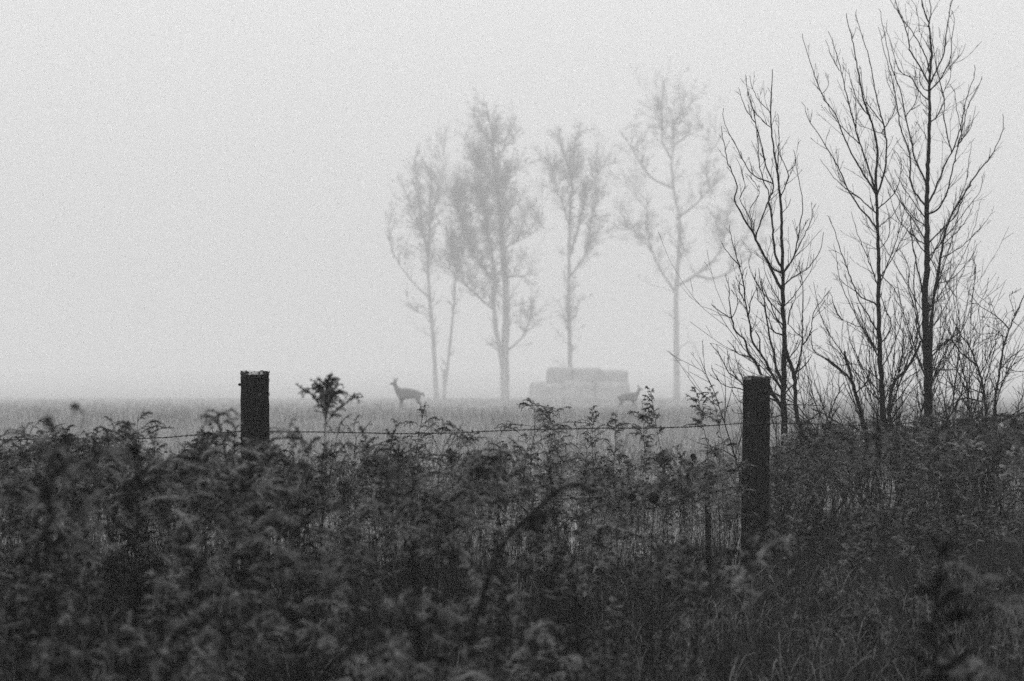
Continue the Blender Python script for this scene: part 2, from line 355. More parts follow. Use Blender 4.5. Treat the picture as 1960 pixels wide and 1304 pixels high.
# --- middle sapling
s2 = Tree(10.9, 22)
s2.limb(px('G 500,1230 I 1000,970 965,830 955,650 945,450 940,250 940,0 H 745,1050 742,900 738,760 745,680 725,560 690,470 665,350 640,200 605,60'), 13, 1.2, True, slope=-.03, k=8)
s2.limb(px('G 540,1230 530,1080 500,950 510,800 540,690 640,590 700,480 740,380'), 8.5, 4, True, depth0=10.8, slope=-.2, k=7)
s2.limb(px('G 330,1200 310,1100 270,900 220,740 190,600 150,500 150,460'), 9, 4.5, True, depth0=10.5, slope=-.1, k=7)
for t_, w0, w1 in [
    ('H 742,880 780,740 782,600 755,470 720,270 690,170 650,45', 5, 1.1), ('H 735,1010 640,900 560,740 490,620 430,530 405,455', 4.4, 1),
    ('H 735,960 650,870 570,810 520,740 490,710', 3.4, 1), ('H 735,880 640,710 560,520 500,430 440,260 410,150', 4.4, 1.1),
    ('H 738,880 700,750 650,600 615,480 590,380 560,260 525,140', 4.6, 1.1), ('F 430,490 540,350 580,200 570,100 520,20', 3.2, 1),
    ('F 430,640 540,520 590,400 540,270', 2.4, .9), ('D 395,620 330,500 280,360', 2, .9), ('D 800,1120 650,930 610,780 590,600', 2.6, 1),
    ('D 660,1080 560,880 510,740 485,620', 2.4, 1), ('D 620,1130 560,970 520,830', 2, .9), ('D 590,1300 400,1100 300,920 270,830', 2.4, 1),
    ('D 800,1190 700,1160 600,1120 530,1060', 2.2, .9), ('D 800,1190 880,1020 900,900 820,730 815,620', 2.4, .9), ('D 255,850 190,760 165,745', 1.6, .9), ('D 260,850 300,760 290,660', 1.6, .9),
    ('F 400,1300 390,1230 270,1180 200,1050 140,880 90,720 10,540', 4, 1), ('F 410,1100 330,870 250,680 200,510', 3, .9), ('F 210,1150 150,1080 90,1010', 2, .9),
    ('F 430,970 540,1120 600,1250', 2.4, 1), ('F 400,690 330,620 310,540', 2, .9), ('F 420,810 480,730 500,600 470,450', 2, .9), ('F 390,820 310,790', 1.6, .8),
    ('G 420,300 330,180 260,60 240,0', 4, 2), ('G 430,500 330,330 280,180 250,100', 3.4, 1.2), ('G 190,640 110,470 50,420 0,390', 2.6, 1), ('G 440,420 520,260 470,120 440,0', 3.4, 1.6),
    ('G 240,750 190,670 100,590 0,515 C 1180,530 1070,430 930,350 900,250 895,160', 5, 1.6), ('G 330,1230 220,1150 130,1040 0,960 C 1030,900 900,850', 5.5, 2),
    ('G 450,1080 360,1150 320,1220', 7, 6), ('G 130,220 80,120 50,20 F 20,1130', 2.2, .9), ('G 260,320 130,210 60,90', 2.2, 1),
    ('G 700,480 720,330 700,150 660,0 F 650,1100 650,980 590,840 540,800', 3.6, 1.1), ('G 560,690 600,500 600,350 540,200 520,60', 3.4, 1.2), ('G 500,900 620,760 700,620', 3, 1.4),
    ('G 250,800 330,680 350,560 340,420 300,300', 3, 1.1), ('G 450,700 350,620 240,550 130,560 80,540', 3, 1), ('G 0,1000 70,850 150,700', 3, 1.6),
]: s2.limb(px(t_), w0, w1)
shoots(s2, 1687, 500, 830, 12, 110, 270, (.2, .6))
s2.twigs(13, .30, .0020, 1, 2, start=.08, rmin=.0011, wig=.10, hi=.97, bias=1.35, ang=(.35, .75))
s2.build('sapling', 'bare slender sapling with a straight trunk, middle of the three behind the fence', M['bark'], 'bare saplings behind the fence')

# --- tallest sapling
s3 = Tree(11.4, 23)
s3.limb(px('G 800,1200 800,1000 795,700 780,400 770,0 F 785,1000 785,700 785,500 790,250 800,100 805,0 E 460,1000 460,750 470,600 480,490 455,230 450,200 400,70 390,0 380,-90'), 19, 2, True, slope=.02, k=9)
s3.limb(px('G 830,1150 820,960 820,500 830,200 850,0 F 870,1050 900,870 930,700 990,530 1060,420 1130,300 1210,180 1290,90 1335,0 E 1110,1180 1120,1100 1115,1015'), 10, 1, True, depth0=11.3, slope=-.1, k=7)
for t_, w0, w1 in [
    ('E 455,200 470,120 460,0 455,-90', 3, 1.4), ('E 455,740 370,600 290,450 285,380 230,200 160,0 140,-80', 4, 1.4), ('E 450,650 430,530 370,400 310,290 220,190 110,0', 3.4, 1),
    ('E 470,730 540,600 600,460 615,300 640,130 660,30 690,-40', 4, 1.5), ('E 470,810 570,680 640,560 660,450 655,370 670,250 680,170 665,100', 3.2, 1),
    ('E 450,920 350,800 300,700 200,640 160,570 110,390 50,230', 2.8, .9), ('E 465,1110 540,1030 600,900 570,740 540,620 520,460 500,340 465,200', 3.2, 1),
    ('F 775,280 700,100 680,0 E 250,1080 230,950 210,830 130,640 80,430 50,300 10,80', 4.2, 1), ('F 780,470 700,360 665,250 665,100 640,0 E 200,1110 160,880 110,650 50,450 5,240', 4.6, 1),
    ('F 800,460 850,350 920,180 960,90 1010,0 E 740,1110 790,880 850,700 860,580', 4.8, 1), ('F 810,550 880,480 950,340 980,200 1000,100 1030,0 E 745,1200 690,960 680,830 640,750', 4.2, 1),
    ('F 800,780 900,640 1000,530 1070,360 1130,280', 3.6, 1.4), ('F 810,870 950,700 1100,500 1200,370 1240,200', 3, .9), ('F 870,1080 1000,1020 1150,840 1180,760', 2.6, .8),
    ('F 1160,840 1170,960 1150,1180 G 1130,200', 1.2, 2.2), ('F 910,890 1050,800 1200,660 1320,510', 2.6, .8), ('F 930,780 1000,690 1100,560 1150,450', 2.4, .8),
    ('F 770,560 680,420 600,280 540,180', 2.8, .9), ('F 765,620 650,520 580,400 500,200', 2.6, .9), ('F 760,770 680,700 560,560 480,320', 2.8, .9), ('F 755,830 690,700 660,520 680,440', 2.8, 1),
    ('E 755,1290 830,1130 875,940', 2, .8), ('E 700,1304 770,1100 800,960 880,780 930,680', 2.8, .9), ('E 580,1304 590,1050 600,920 585,830 650,680 640,560', 3, 1), ('E 640,620 740,490 780,390', 1.8, .8),
    ('E 375,600 375,720 410,790 450,810', 1.2, 2.4), ('E 265,1060 340,920 360,780 345,640 300,600', 2.2, .9), ('E 445,990 390,900 380,830', 1.8, .9), ('E 440,1060 400,970', 1.6, .9),
    ('E 445,1250 390,1150 330,1080', 2, .9), ('E 480,490 420,370 370,280', 2, .8), ('E 450,250 400,190 365,150', 1.6, .8), ('E 345,240 345,90 300,0', 1.6, .8), ('E 290,375 330,300 350,240', 1.6, 1),
    ('F 770,1200 720,950 690,800 665,640', 4.5, 2), ('G 770,500 730,300 715,150 700,0 F 700,900', 5, 2), ('G 760,700 700,450 640,250 600,100 580,0 F 560,1130', 4, 1),
    ('G 830,500 950,380 1060,300 1110,200 1140,60', 3.6, 1.2), ('G 840,450 960,370', 3, 2), ('G 830,700 900,560 1000,480', 3, 1.2), ('G 840,610 1000,600 1110,610', 2.6, 1.4),
    ('F 880,1010 960,960 1010,900', 1.8, .8), ('F 820,880 870,960 890,1000', 2, 1), ('F 850,620 900,760 930,790', 2, 1.2), ('F 860,1240 950,1140 1030,1060 1030,1000', 2.4, .8),
]: s3.limb(px(t_), w0, w1)
shoots(s3, 1771, 420, 800, 13, 120, 290, (.15, .5))
s3.twigs(14, .32, .0021, 1, 2, start=.06, rmin=.0011, wig=.10, hi=.97, bias=1.35, ang=(.35, .75))
s3.build('sapling', 'tallest bare sapling with thick double trunk, its top beyond the upper edge', M['bark'], 'bare saplings behind the fence')

# --- bushy shrub at the right edge and low tangled brush
s4 = Tree(10.6, 24)
s4.limb(px('G 1330,1150 1325,900 1330,800 1370,530 1410,350 1440,270 1500,130 1548,20 1600,-120'), 6, 1.4, True, slope=.05, k=6)
s4.limb(px('G 1250,1150 1245,850 1210,660 1130,440 1060,350 1020,250'), 7, 1.6, True, depth0=10.6, slope=.1, k=6)
for t_, w0, w1 in [
    ('G 1430,270 1330,190 1200,100 1120,0', 3, 1), ('G 1230,620 1290,470 1360,310 1420,220', 3, 1.1), ('G 1210,860 1150,830 1050,830 950,900 880,960', 4, 2),
    ('G 1110,580 1050,470 960,370 860,450', 4, 1.6), ('G 1370,600 1450,500 1548,440', 2.6, 1), ('G 1470,1100 1490,940 1548,740', 3, 1.6), ('G 1410,350 1320,320 1200,320 1130,230', 2, .9),
    ('G 1480,240 1548,300', 1.8, .9), ('G 1240,830 1180,620 1150,430 1200,330', 3, 1), ('G 1320,780 1280,660 1270,600', 2.4, 1), ('G 1400,470 1370,330 1250,250', 1.8, .8),
    ('G 1380,590 1480,620 1548,620', 1.8, .9), ('G 1340,720 1420,640 1480,540', 1.8, .9), ('G 1460,170 1430,60 1440,0', 1.8, .9), ('G 1300,150 1270,80', 1.6, .8), ('G 1220,700 1110,600 1080,560', 2.6, 1.2),
    ('G 1210,780 1060,730 960,740 900,700', 2.8, 1.2), ('G 1300,960 1400,960 1548,940', 4, 3),
]: s4.limb(px(t_), w0, w1)
s4.twigs(22, .28, .0021, 1, 3, start=.1, rmin=.0012, wig=.2, up=.25)
s4.build('thorn_shrub', 'thin crooked bare shrub at the right edge beside the tallest sapling', M['bark'])['category'] = 'shrub'

def brush(name, label, cx, base_py, d, n, hgt, wid, seed):
    """a tangle of upright suckers and crooked stems from one root"""
    rg = np.random.default_rng(seed); mb = MB(); mc = MB()
    c = W(cx, base_py, d); z0 = float(gz(c[0], c[1]))
    root = thing(name, label, 'shrub', (c[0], c[1], z0))
    for i in range(n):
        a = rg.uniform(0, 2 * math.pi); sp = rg.uniform(.05, 1) ** 1.3 * .8; b = np.array([rg.normal() * wid * .35, rg.normal() * .25, -.02])
        dr = unit(np.array([math.cos(a) * sp, math.sin(a) * sp * .6, 1.0])); L = hgt * (.35 + .7 * rg.random() ** 1.6)
        m_ = 12; pts = [b]; dd = dr
        for _ in range(m_ - 1):
            dd = unit(dd + rg.normal(size=3) * .12 + UP * .03); pts.append(pts[-1] + dd * L / (m_ - 1))
        P = np.array(pts); r = rg.uniform(.0035, .009); R = r * (1 - .8 * np.linspace(0, 1, m_)) + .0005
        mb.tube(P, R, 5)
        for _ in range(int(7 * L) + 2):
            u = rg.integers(2, m_ - 1); td = unit(P[u] - P[u - 1]); aa = rg.uniform(.3, .75)
            twig(mc, P[u], unit(td * math.cos(aa) + rand_perp(td, rg) * math.sin(aa)), L * rg.uniform(.15, .5), min(R[u] * .75, .0034), rg, .35, .12, 1, 4, 2, .0013, kn=.5)
    obj('stems', mb, M['bark'], root, True); obj('twigs', mc, M['bark'], root, True); return root
brush('brush_tangle', 'tangle of bare brush between the middle and tallest saplings', 1730, 905, 10.7, 44, 2.1, .95, 31)
brush('brush_tangle', 'bare brush at the foot of the tallest sapling on its right side', 1850, 895, 10.9, 34, 1.45, .85, 32)
brush('brush_tangle', 'low bare brush in the gap between left and middle saplings', 1590, 905, 10.4, 20, .95, .7, 33)
brush('brush_tangle', 'low bare brush at the foot of the sapling behind the post', 1490, 900, 10.3, 36, 1.4, .6, 34)

# ------------------------------------------------------------------ far trees in the fog
def far_tree(label, d, seed, trunks, limbs, fuzz, tw=(1.6, 2.0)):
    T = Tree(d, seed, .5)
    for t_, a, b in trunks: T.limb(px(t_), a, b, True, k=8, slope=T.rg.uniform(-.06, .06))
    for t_, a, b in limbs: T.limb(px(t_), a, b, k=5)
    T.twigs(tw[0] * 1.3, tw[1] * 1.5, .034, 2, 7, start=.22, up=.5, rmin=.0055, wig=.13, kn=0, lenpow=.3, ang=(.35, .9))
    T.twigs(1.0, 1.2, .02, 1, 3, start=.05, up=.2, rmin=.008, wig=.18, kn=0, lenpow=0)
    nodes = np.array(T.nodes)
    for (r, x, y, rx, ry, n) in fuzz:       # fine spray: every branchlet leaves the nearest limb below it
        o = REG[r]; cx, cy_ = o[0] + x / o[2], o[1] + y / o[2]
        for _ in range(int(n * .9)):
            tx, ty = cx + T.rg.normal() * rx * .72 / o[2], cy_ + T.rg.normal() * ry * .72 / o[2]
            below = nodes[nodes[:, 1] > ty + 6]
            if not len(below): continue
            q = below[np.argmin(np.hypot(below[:, 0] - tx, (below[:, 1] - ty) * .55) + T.rg.uniform(0, 40, len(below)))]
            p = W(q[0], q[1], q[2]); e = W(tx, ty, q[2] + T.rg.normal() * rx / o[2] / T.pxm * .8); v = e - p; L = np.linalg.norm(v)
            if L < .3 or L > 7: continue
            twig(T.crown, p, unit(v - UP * .15 * L / 3), L * 1.15, .022, T.rg, .3, .11, 2, 3, 11, .0052, (.35, 1.0), .48)
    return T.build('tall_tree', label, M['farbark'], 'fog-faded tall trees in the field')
far_tree('leftmost bare tree of the far row, slim trunk behind the left deer', 146, 41,
    [('J 272,1230 262,1050 245,850 240,700 245,600 250,450 255,330', 10, 2)],
    [('J 240,850 170,770 110,680 85,580', 4, 1.5), ('J 240,700 215,560 200,420 180,300', 4.5, 1.2), ('J 225,620 150,430 120,380', 3, 1.2), ('J 250,560 280,400 300,300', 3, 1.2), ('J 240,910 180,880 150,820', 2.5, 1)],
    [('J', 215, 560, 60, 110, 110), ('J', 230, 400, 80, 130, 90)])
far_tree('thin leaning tree forking near its foot, right of the leftmost far tree', 140, 42,
    [('J 300,1235 304,1180 320,1050 340,850 345,750 370,680 380,600', 7, 2)], [('J 345,745 290,700 260,650', 2.5, 1), ('J 303,1190 300,1120', 9, 7)], [('J', 345, 640, 50, 60, 40)], (1.2, 1.5))
far_tree('thickest far tree with a double trunk and dense twiggy crown', 134, 43,
    [('J 535,1250 535,1050 540,850 525,650 515,500 505,400 490,300 485,200 460,90', 19, 2), ('J 528,1230 520,1080 500,960 490,850 495,750 470,600 440,450', 11, 3)],
    [('J 487,890 400,810 350,740 320,620', 5, 1.5), ('J 500,780 400,650 350,480', 5, 1.5), ('J 545,770 600,760 650,800', 5, 1.5), ('J 530,640 600,620 680,570', 3, 1), ('J 555,1045 610,985 640,870', 5, 1.5),
     ('J 515,400 560,350 610,330', 3, 1), ('J 500,310 540,260 600,190', 3, 1), ('J 487,260 440,190 430,150', 2.5, 1), ('J 505,420 430,330 400,280', 3, 1)],
    [('J', 430, 450, 95, 150, 420), ('J', 560, 450, 75, 130, 110), ('J', 450, 700, 75, 90, 150), ('J', 490, 230, 80, 100, 110), ('J', 630, 880, 40, 60, 30), ('J', 330, 620, 50, 60, 60)])
far_tree('upright narrow bare tree rising above the low hay stack', 143, 44,
    [('J 785,1240 785,1110 780,900 780,750 785,500 790,400 760,290 730,220', 11, 1.6)],
    [('J 785,690 820,560 850,450 900,350 930,300', 5, 1.3), ('J 800,760 840,680 860,580 870,520 900,430', 4.5, 1.3), ('J 790,400 800,280 810,220', 3, 1), ('J 785,560 740,440 720,360', 2.5, 1)],
    [('J', 800, 330, 100, 100, 150), ('J', 850, 500, 60, 130, 130), ('J', 790, 900, 45, 120, 40)])
far_tree('rightmost far tree with wide crooked bare limbs', 138, 45,
    [('K 292,1235 290,1000 290,830 300,650 305,560 280,430 272,330 280,250 275,180', 14, 2)],
    [('K 275,815 220,720 190,640 175,560 180,480', 5.5, 1.6), ('K 190,620 130,590 100,575', 2.5, 1), ('K 300,805 370,750 440,690 470,630 485,520', 8, 1.6), ('K 365,765 420,770 500,740 600,660', 7, 2),
     ('K 310,540 370,480 420,420 480,370', 5, 1.6), ('K 425,415 405,320 440,260', 3, 1), ('K 275,420 200,385 150,320 100,240 70,200', 5.5, 1.5), ('K 270,320 235,240 235,170 230,100', 5, 1.5),
     ('K 290,250 350,210 390,200', 3, 1), ('K 280,170 330,120 350,80', 3, 1), ('K 300,1040 350,1010 375,1070', 1.6, 1), ('K 500,735 560,600 600,560', 3, 1)],
    [('K', 270, 130, 110, 95, 100), ('K', 150, 550, 65, 75, 55), ('K', 500, 560, 110, 110, 70), ('K', 380, 380, 110, 90, 45), ('K', 110, 300, 60, 70, 25), ('K', 300, 620, 90, 80, 30)], (1.0, 1.4))

# ------------------------------------------------------------------ low stack in the fog
def rough_block(mb, c, d, rg, n=16, amp=.05):
    """a slumped block: subdivided box with rounded corners and an uneven skin"""
    x, y, z = np.array(d) / 2.0
    for ax in range(3):
        for sg in (-1, 1):
            u = np.linspace(-1, 1, n); U, V_ = np.meshgrid(u, u, indexing='ij'); P = np.zeros((n, n, 3)); o = [i for i in range(3) if i != ax]
            P[..., ax] = sg; P[..., o[0]] = U; P[..., o[1]] = V_
            k = np.abs(P) ** 6; P = P / (k.sum(-1, keepdims=True)) ** (1 / 6.0) * 1.0
            Q = P * np.array([x, y, z])
            nn = sum(np.sin(Q[..., i % 3] * f + ph) * np.sin(Q[..., (i + 1) % 3] * f * 1.3 + ph * 2) for i, (f, ph) in enumerate([(2.1, .3), (3.7, 1.2), (5.3, 2.1), (9.1, .7)]))
            Q = Q * (1 + amp * .35 * nn[..., None]) + rg.normal(size=Q.shape) * amp * .12 * (np.abs(P).max(-1, keepdims=True) < .999)
            i = np.arange(n - 1)[:, None] * n; j = np.arange(n - 1)[None, :]
            q = np.stack([i + j, i + j + 1, i + n + j + 1, i + n + j], -1).reshape(-1, 4); mb.add(Q.reshape(-1, 3) + c, q if sg > 0 else q[:, ::-1])
def build_stack():
    rg = np.random.default_rng(77); d = 126.0; pm = FPX / d; X = lambda a: (a - 980) / pm
    cx = X(1110); z0 = float(gz(cx, d)); root = thing('hay_stack', 'low grey hay stack with a stepped left end between the far trees', 'hay stack', (cx, d, z0))
    zt = lambda py: CZ - (py - HOR) / pm - z0
    def part(nm, tiers, mt):
        mb = MB()
        for (a, b_, t0, t1, yo, dp) in tiers: rough_block(mb, ((X(a) + X(b_)) / 2 - cx, yo, (zt(t0) + zt(t1)) / 2), (X(b_) - X(a), dp, zt(t0) - zt(t1)), rg, 14, .06)
        obj(nm, mb, mt, root, True)
    part('lower_tier', [(1014, 1082, 731, 782, 1.0, 2.6), (1076, 1142, 727, 783, 1.15, 2.8), (1138, 1206, 730, 783, 1.0, 2.7)], M['shed'])
    part('upper_tier', [(1047, 1100, 703, 737, 1.2, 2.3), (1096, 1152, 704, 737, 1.05, 2.4), (1148, 1203, 708, 738, 1.2, 2.3)], M['shedroof'])
build_stack()

# ------------------------------------------------------------------ deer
def skin(name, chain_pts, edges, m, parent, sub=2):
    me = bpy.data.meshes.new(name); me.from_pydata([p[:3] for p in chain_pts], edges, []); me.update()
    o = link(bpy.data.objects.new(name, me), parent)
    md = o.modifiers.new('skin', 'SKIN'); md.use_smooth_shade = True
    for i, p in enumerate(chain_pts):
        r = p[3]; me.skin_vertices[0].data[i].radius = (r, p[4] if len(p) > 4 else r)
        me.skin_vertices[0].data[i].use_root = (i == 0)
    sb = o.modifiers.new('sub', 'SUBSURF'); sb.levels = sub; sb.render_levels = sub
    me.materials.append(m); return o
def deer(label, px_, d, scale, rotz, head_turn, seed, sink=0.0, fur='fur'):
    rg = np.random.default_rng(seed)
    x = (px_ - 980) / FPX * d
    root = thing('deer', label, 'deer', (x, d, float(gz(x, d)) - .01), rotz, 'deer standing in the field', scale); root.location.z -= sink
    P = []; E = []
    def v(*a): P.append(a); return len(P) - 1
    def ch(*ids):
        for a, b in zip(ids[:-1], ids[1:]): E.append((a, b))
    pel = v(-.42, 0, .84, .18, .205); mid = v(-.12, 0, .79, .20, .225); che = v(.18, 0, .77, .19, .235); wit = v(.34, 0, .86, .12, .16)
    nk = v(.43, 0, .99, .082, .10); nk2 = v(.48, 0, 1.11, .065, .075)
    ct, st = math.cos(head_turn), math.sin(head_turn)
    def hd(fx, fy, fz): return (.50 + fx * ct - fy * st, fx * st + fy * ct, 1.20 + fz)
    hb = v(*hd(0, 0, 0), .058, .064); m1 = v(*hd(.10, 0, -.03), .042, .045); m2 = v(*hd(.19, 0, -.06), .026, .028)
    ch(pel, mid, che, wit, nk, nk2, hb, m1, m2)
    for s in (-1, 1):
        e1 = v(*hd(-.03, s * .06, .06), .024, .024); e2 = v(*hd(-.05, s * .12, .14), .034, .018); e3 = v(*hd(-.06, s * .16, .21), .012, .009); ch(hb, e1, e2, e3)
    tl = v(-.56, 0, .82, .045); tl2 = v(-.63, 0, .72, .035); tl3 = v(-.64, 0, .63, .015); ch(pel, tl, tl2, tl3)
    off = {-1: (.0, .05), 1: (-.07, -.06)}
    for s in (-1, 1):
        oh, of = off[s]
        ch(pel, v(-.40 + oh * .5, s * .09, .62, .085, .10), v(-.34 + oh, s * .10, .50, .05, .06), v(-.50 + oh, s * .10, .35, .028), v(-.47 + oh, s * .10, .09, .019), v(-.44 + oh, s * .10, .01, .024))
        ch(che, v(.24 + of * .4, s * .08, .58, .065, .075), v(.22 + of * .7, s * .09, .46, .04), v(.25 + of, s * .09, .28, .025), v(.24 + of, s * .09, .07, .017), v(.27 + of, s * .09, .01, .022))
    skin('body', P, E, M[fur], root)
    for s in (-1, 1):
        mb = MB(); c = np.array(hd(.05, s * .043, .012)); a = np.linspace(-1, 1, 5)
        mb.tube(np.array([c + np.array([0, 0, 1]) * .011 * t for t in a]), .011 * np.sqrt(1.02 - a ** 2), 6); obj('eye', mb, M['dark'], root, True)
    return root
deer('standing deer facing left with raised head and pricked ears', 780, 56, 1.02, math.pi, .5, 1, .02)
deer('smaller fainter deer facing right at the right end of the hay stack', 1205, 63, .86, 0.05, -.15, 2, .04)

# ------------------------------------------------------------------ fence
def fence_post(label, cx, top_py, d, r, lean, seed, group='wooden fence posts', staples=()):
    rg = np.random.default_rng(seed); c = W(cx, top_py, d); z0 = float(gz(c[0], c[1])); H = c[2] - z0
    root = thing('fence_post', label, 'fence post', (c[0] - lean * H, c[1], z0), group=group)
    k = 36; n = 46; zz = np.linspace(-.08, H, n); a = np.arange(k) * 2 * math.pi / k
    ph = rg.uniform(0, 6.28, 6)
    V = []
    for i, z in enumerate(zz):
        g = 1 + .03 * np.sin(3 * a + ph[0] + z * .6) + .02 * np.sin(7 * a + ph[1] + z) + .022 * np.sin(13 * a + ph[2]) * np.abs(np.sin(5 * a + ph[3])) + rg.normal(size=k) * .012
        rr = r * g * (1 + .05 * (1 - z / H)) * (1 - .05 * (i == n - 1))
        V.append(np.stack([np.cos(a) * rr + lean * z, np.sin(a) * rr, np.full(k, z) + (rg.normal(size=k) * .003 if i >= n - 2 else 0)], 1))
    V = np.vstack(V); i = np.arange(n - 1)[:, None] * k; j = np.arange(k)[None, :]; j2 = (j + 1) % k
    mb = MB(); mb.add(V, np.stack([i + j, i + j2, i + k + j2, i + k + j], -1).reshape(-1, 4)); obj('shaft', mb, M['post'], root, True)
    mb = MB(); rings = [(r * 1.022, H - .012), (r * 1.0, H - .003), (r * .93, H + .004), (r * .6, H + .007), (r * .3, H + .004)]; V = []
    for rr, z in rings: V.append(np.stack([np.cos(a) * rr * (1 + rg.normal(size=k) * .01) + lean * H, np.sin(a) * rr, np.full(k, z) + rg.normal(size=k) * .0018], 1))
    V = np.vstack(V + [np.array([[lean * H, 0, H + .004]])]); i = np.arange(4)[:, None] * k
    mb.add(V, np.stack([i + j, i + j2, i + k + j2, i + k + j], -1).reshape(-1, 4), np.stack([4 * k + np.arange(k), 4 * k + (np.arange(k) + 1) % k, np.full(k, 5 * k)], 1)); obj('top_face', mb, M['posttop'], root, True)
    mb = MB()          # curled flakes of bark and lichen
    for _ in range(300):
        aa = rg.uniform(0, 2 * math.pi); z = H * rg.uniform(.25, 1) if rg.random() < .7 else H - rg.exponential(.02); s_ = rg.uniform(.002, .006) * (1.5 if seed == 51 else 1)
        p = np.array([math.cos(aa) * r + lean * z, math.sin(aa) * r, z]); o = np.array([math.cos(aa), math.sin(aa), 0]); tt = np.array([-math.sin(aa), math.cos(aa), 0])
        q = rg.normal(size=(4, 3)) * .0015
        mb.add([p - tt * s_ + q[0], p + tt * s_ + q[1], p + tt * s_ * .7 + UP * s_ * 1.4 + o * s_ * .8 + q[2], p - tt * s_ * .6 + UP * s_ + o * s_ * .5 + q[3]], [[0, 1, 2, 3]])
    obj('lichen', mb, M['moss'], root)
    for wy in staples:         # wire staples driven into the face
        hz_ = CZ - (wy - HOR) / FPX * (d - r) - z0; x0 = lean * hz_; mb = MB(); a5 = np.linspace(0, math.pi, 7)
        mb.tube(np.stack([x0 + .004 + .002 * np.cos(a5 * 2), -r * 1.02 - .007 * np.sin(a5), hz_ - .011 * np.cos(a5)], 1), np.full(7, .0017), 5); obj('staple', mb, M['wire'], root, True)
    return root, c, z0
PD1, PD2 = 7.35, 7.8
p1, c1, z1 = fence_post('thick dark fence post with torn bark edges, left of the far trees', 487.5, 713, PD1, .0715, -.006, 51, staples=(826, 958))
p2, c2, z2 = fence_post('tall dark fence post with pale frosted top beside the saplings', 1449, 722, PD2, .0725, .012, 52, staples=(811, 938, 1036))
for s_, (hx, hz) in {-1: (458, 737)}.items():      # knob of bark on the left edge of the left post
    q = W(hx, hz, PD1 - .02) - np.array(p1.location); mb = MB(); mb.tube([q + [.012, 0, 0], q + [.002, 0, .002], q + [-.006, 0, 0]], [.006, .007, .003], 6, rough=.2); obj('bark_knob', mb, M['post'], p1)

def wire(label, pts, seed, group='barbed wire strands'):
    """pts: (px, py, d); twisted pair with barbs"""
    rg = np.random.default_rng(seed); P = np.array([W(*p) for p in pts]); L = np.linalg.norm(np.diff(P, axis=0), axis=1).sum()
    n = int(L / .012); S = bez(P, n); S[:, 2] += .004 * np.sin(np.linspace(0, L * 5, n)) + np.cumsum(rg.normal(size=n)) * .00025
    a = np.linspace(0, L / .05 * 2 * math.pi, n); off = np.stack([0 * a, np.cos(a), np.sin(a)], 1) * .0019
    root = thing('barbed_wire', label, 'barbed wire', tuple(S[0]), group=group); o = S[0]
    mb = MB(); mb.tube(S + off - o, np.full(n, .0018), 4); mb.tube(S - off - o, np.full(n, .0018), 4); obj('strand', mb, M['wire'], root, True)
    x = .06; mb = MB()
    while x < L:
        i = int(x / L * (n - 1)); c = S[i] - o
        for q in range(2):
            d_ = unit(np.array([rg.normal() * .5, rg.normal(), rg.normal()])); mb.tube([c - d_ * .013, c, c + d_ * .013], [.0003, .0014, .0003], 4)
        mb.tube([c + [-.004, 0, 0], c + [.004, 0, 0]], [.0036, .0036], 6)
        x += rg.uniform(.115, .135)
    obj('barbs', mb, M['wire'], root)
    return root
PW = PD2 - .078
wire('top barbed wire left of the left post, sagging into weeds', [(-120, 848, 7.0), (60, 842, 7.08), (170, 839, 7.12), (290, 838, 7.18), (405, 831, 7.25), (470, 827, 7.275)], 61)
wire('top barbed wire strung between the two posts', [(505, 826, PD1 - .075), (560, 827, 7.3), (700, 829.5, 7.38), (800, 829, 7.44), (930, 825, 7.5), (1060, 823, 7.56), (1200, 820, 7.62), (1330, 816, 7.67), (1425, 811, PW)], 62)
wire('top barbed wire running right from the frosted post past the saplings', [(1430, 811, PW), (1480, 812, 7.75), (1560, 814, 7.8), (1650, 815, 7.86), (1780, 808, 7.95), (1900, 801, 8.05), (2080, 792, 8.2)], 63)
wire('second barbed wire between the posts, half hidden by weeds', [(505, 958, PD1 - .075), (700, 964, 7.38), (930, 964, 7.5), (1100, 958, 7.6), (1310, 944, 7.66), (1425, 938, PW)], 64)
wire('second barbed wire right of the frosted post, low in weeds', [(1430, 938, PW), (1550, 942, 7.8), (1700, 944, 7.9), (1900, 936, 8.05), (2080, 930, 8.2)], 65)
wire('loose lowest wire sagging right of the frosted post', [(1430, 1036, PW), (1544, 1031, 7.8), (1628, 1024, 7.85), (1760, 1012, 7.95), (1960, 1006, 8.1), (2080, 1000, 8.2)], 66)

# ------------------------------------------------------------------ goldenrod
def tufts(mb, C, O, rg, k=8, ln=(.0035, .0075), wd=.0011):
    """C centres, O outward directions: little brushes of hair"""
    n = len(C); C = np.repeat(C, k, 0); O = np.repeat(O, k, 0)
    D = O * .9 + rg.normal(size=(n * k, 3)) * .62; D /= np.linalg.norm(D, axis=1, keepdims=True)
    S = np.cross(D, rg.normal(size=(n * k, 3))); S /= np.linalg.norm(S, axis=1, keepdims=True) + 1e-9
    L = rg.uniform(*ln, size=(n * k, 1)); B = C + rg.normal(size=(n * k, 3)) * .0012
    V = np.stack([B - S * wd * .5, B + S * wd * .5 + D * L * .5, B + D * L, B + S * wd * 1.2 + D * L * .35], 1).reshape(-1, 3)
    i = np.arange(n * k)[:, None] * 4; mb.add(V, q=i + np.array([[0, 3, 1, 2]]))
def rng_u(a, b, rg): return rg.uniform(a, b)
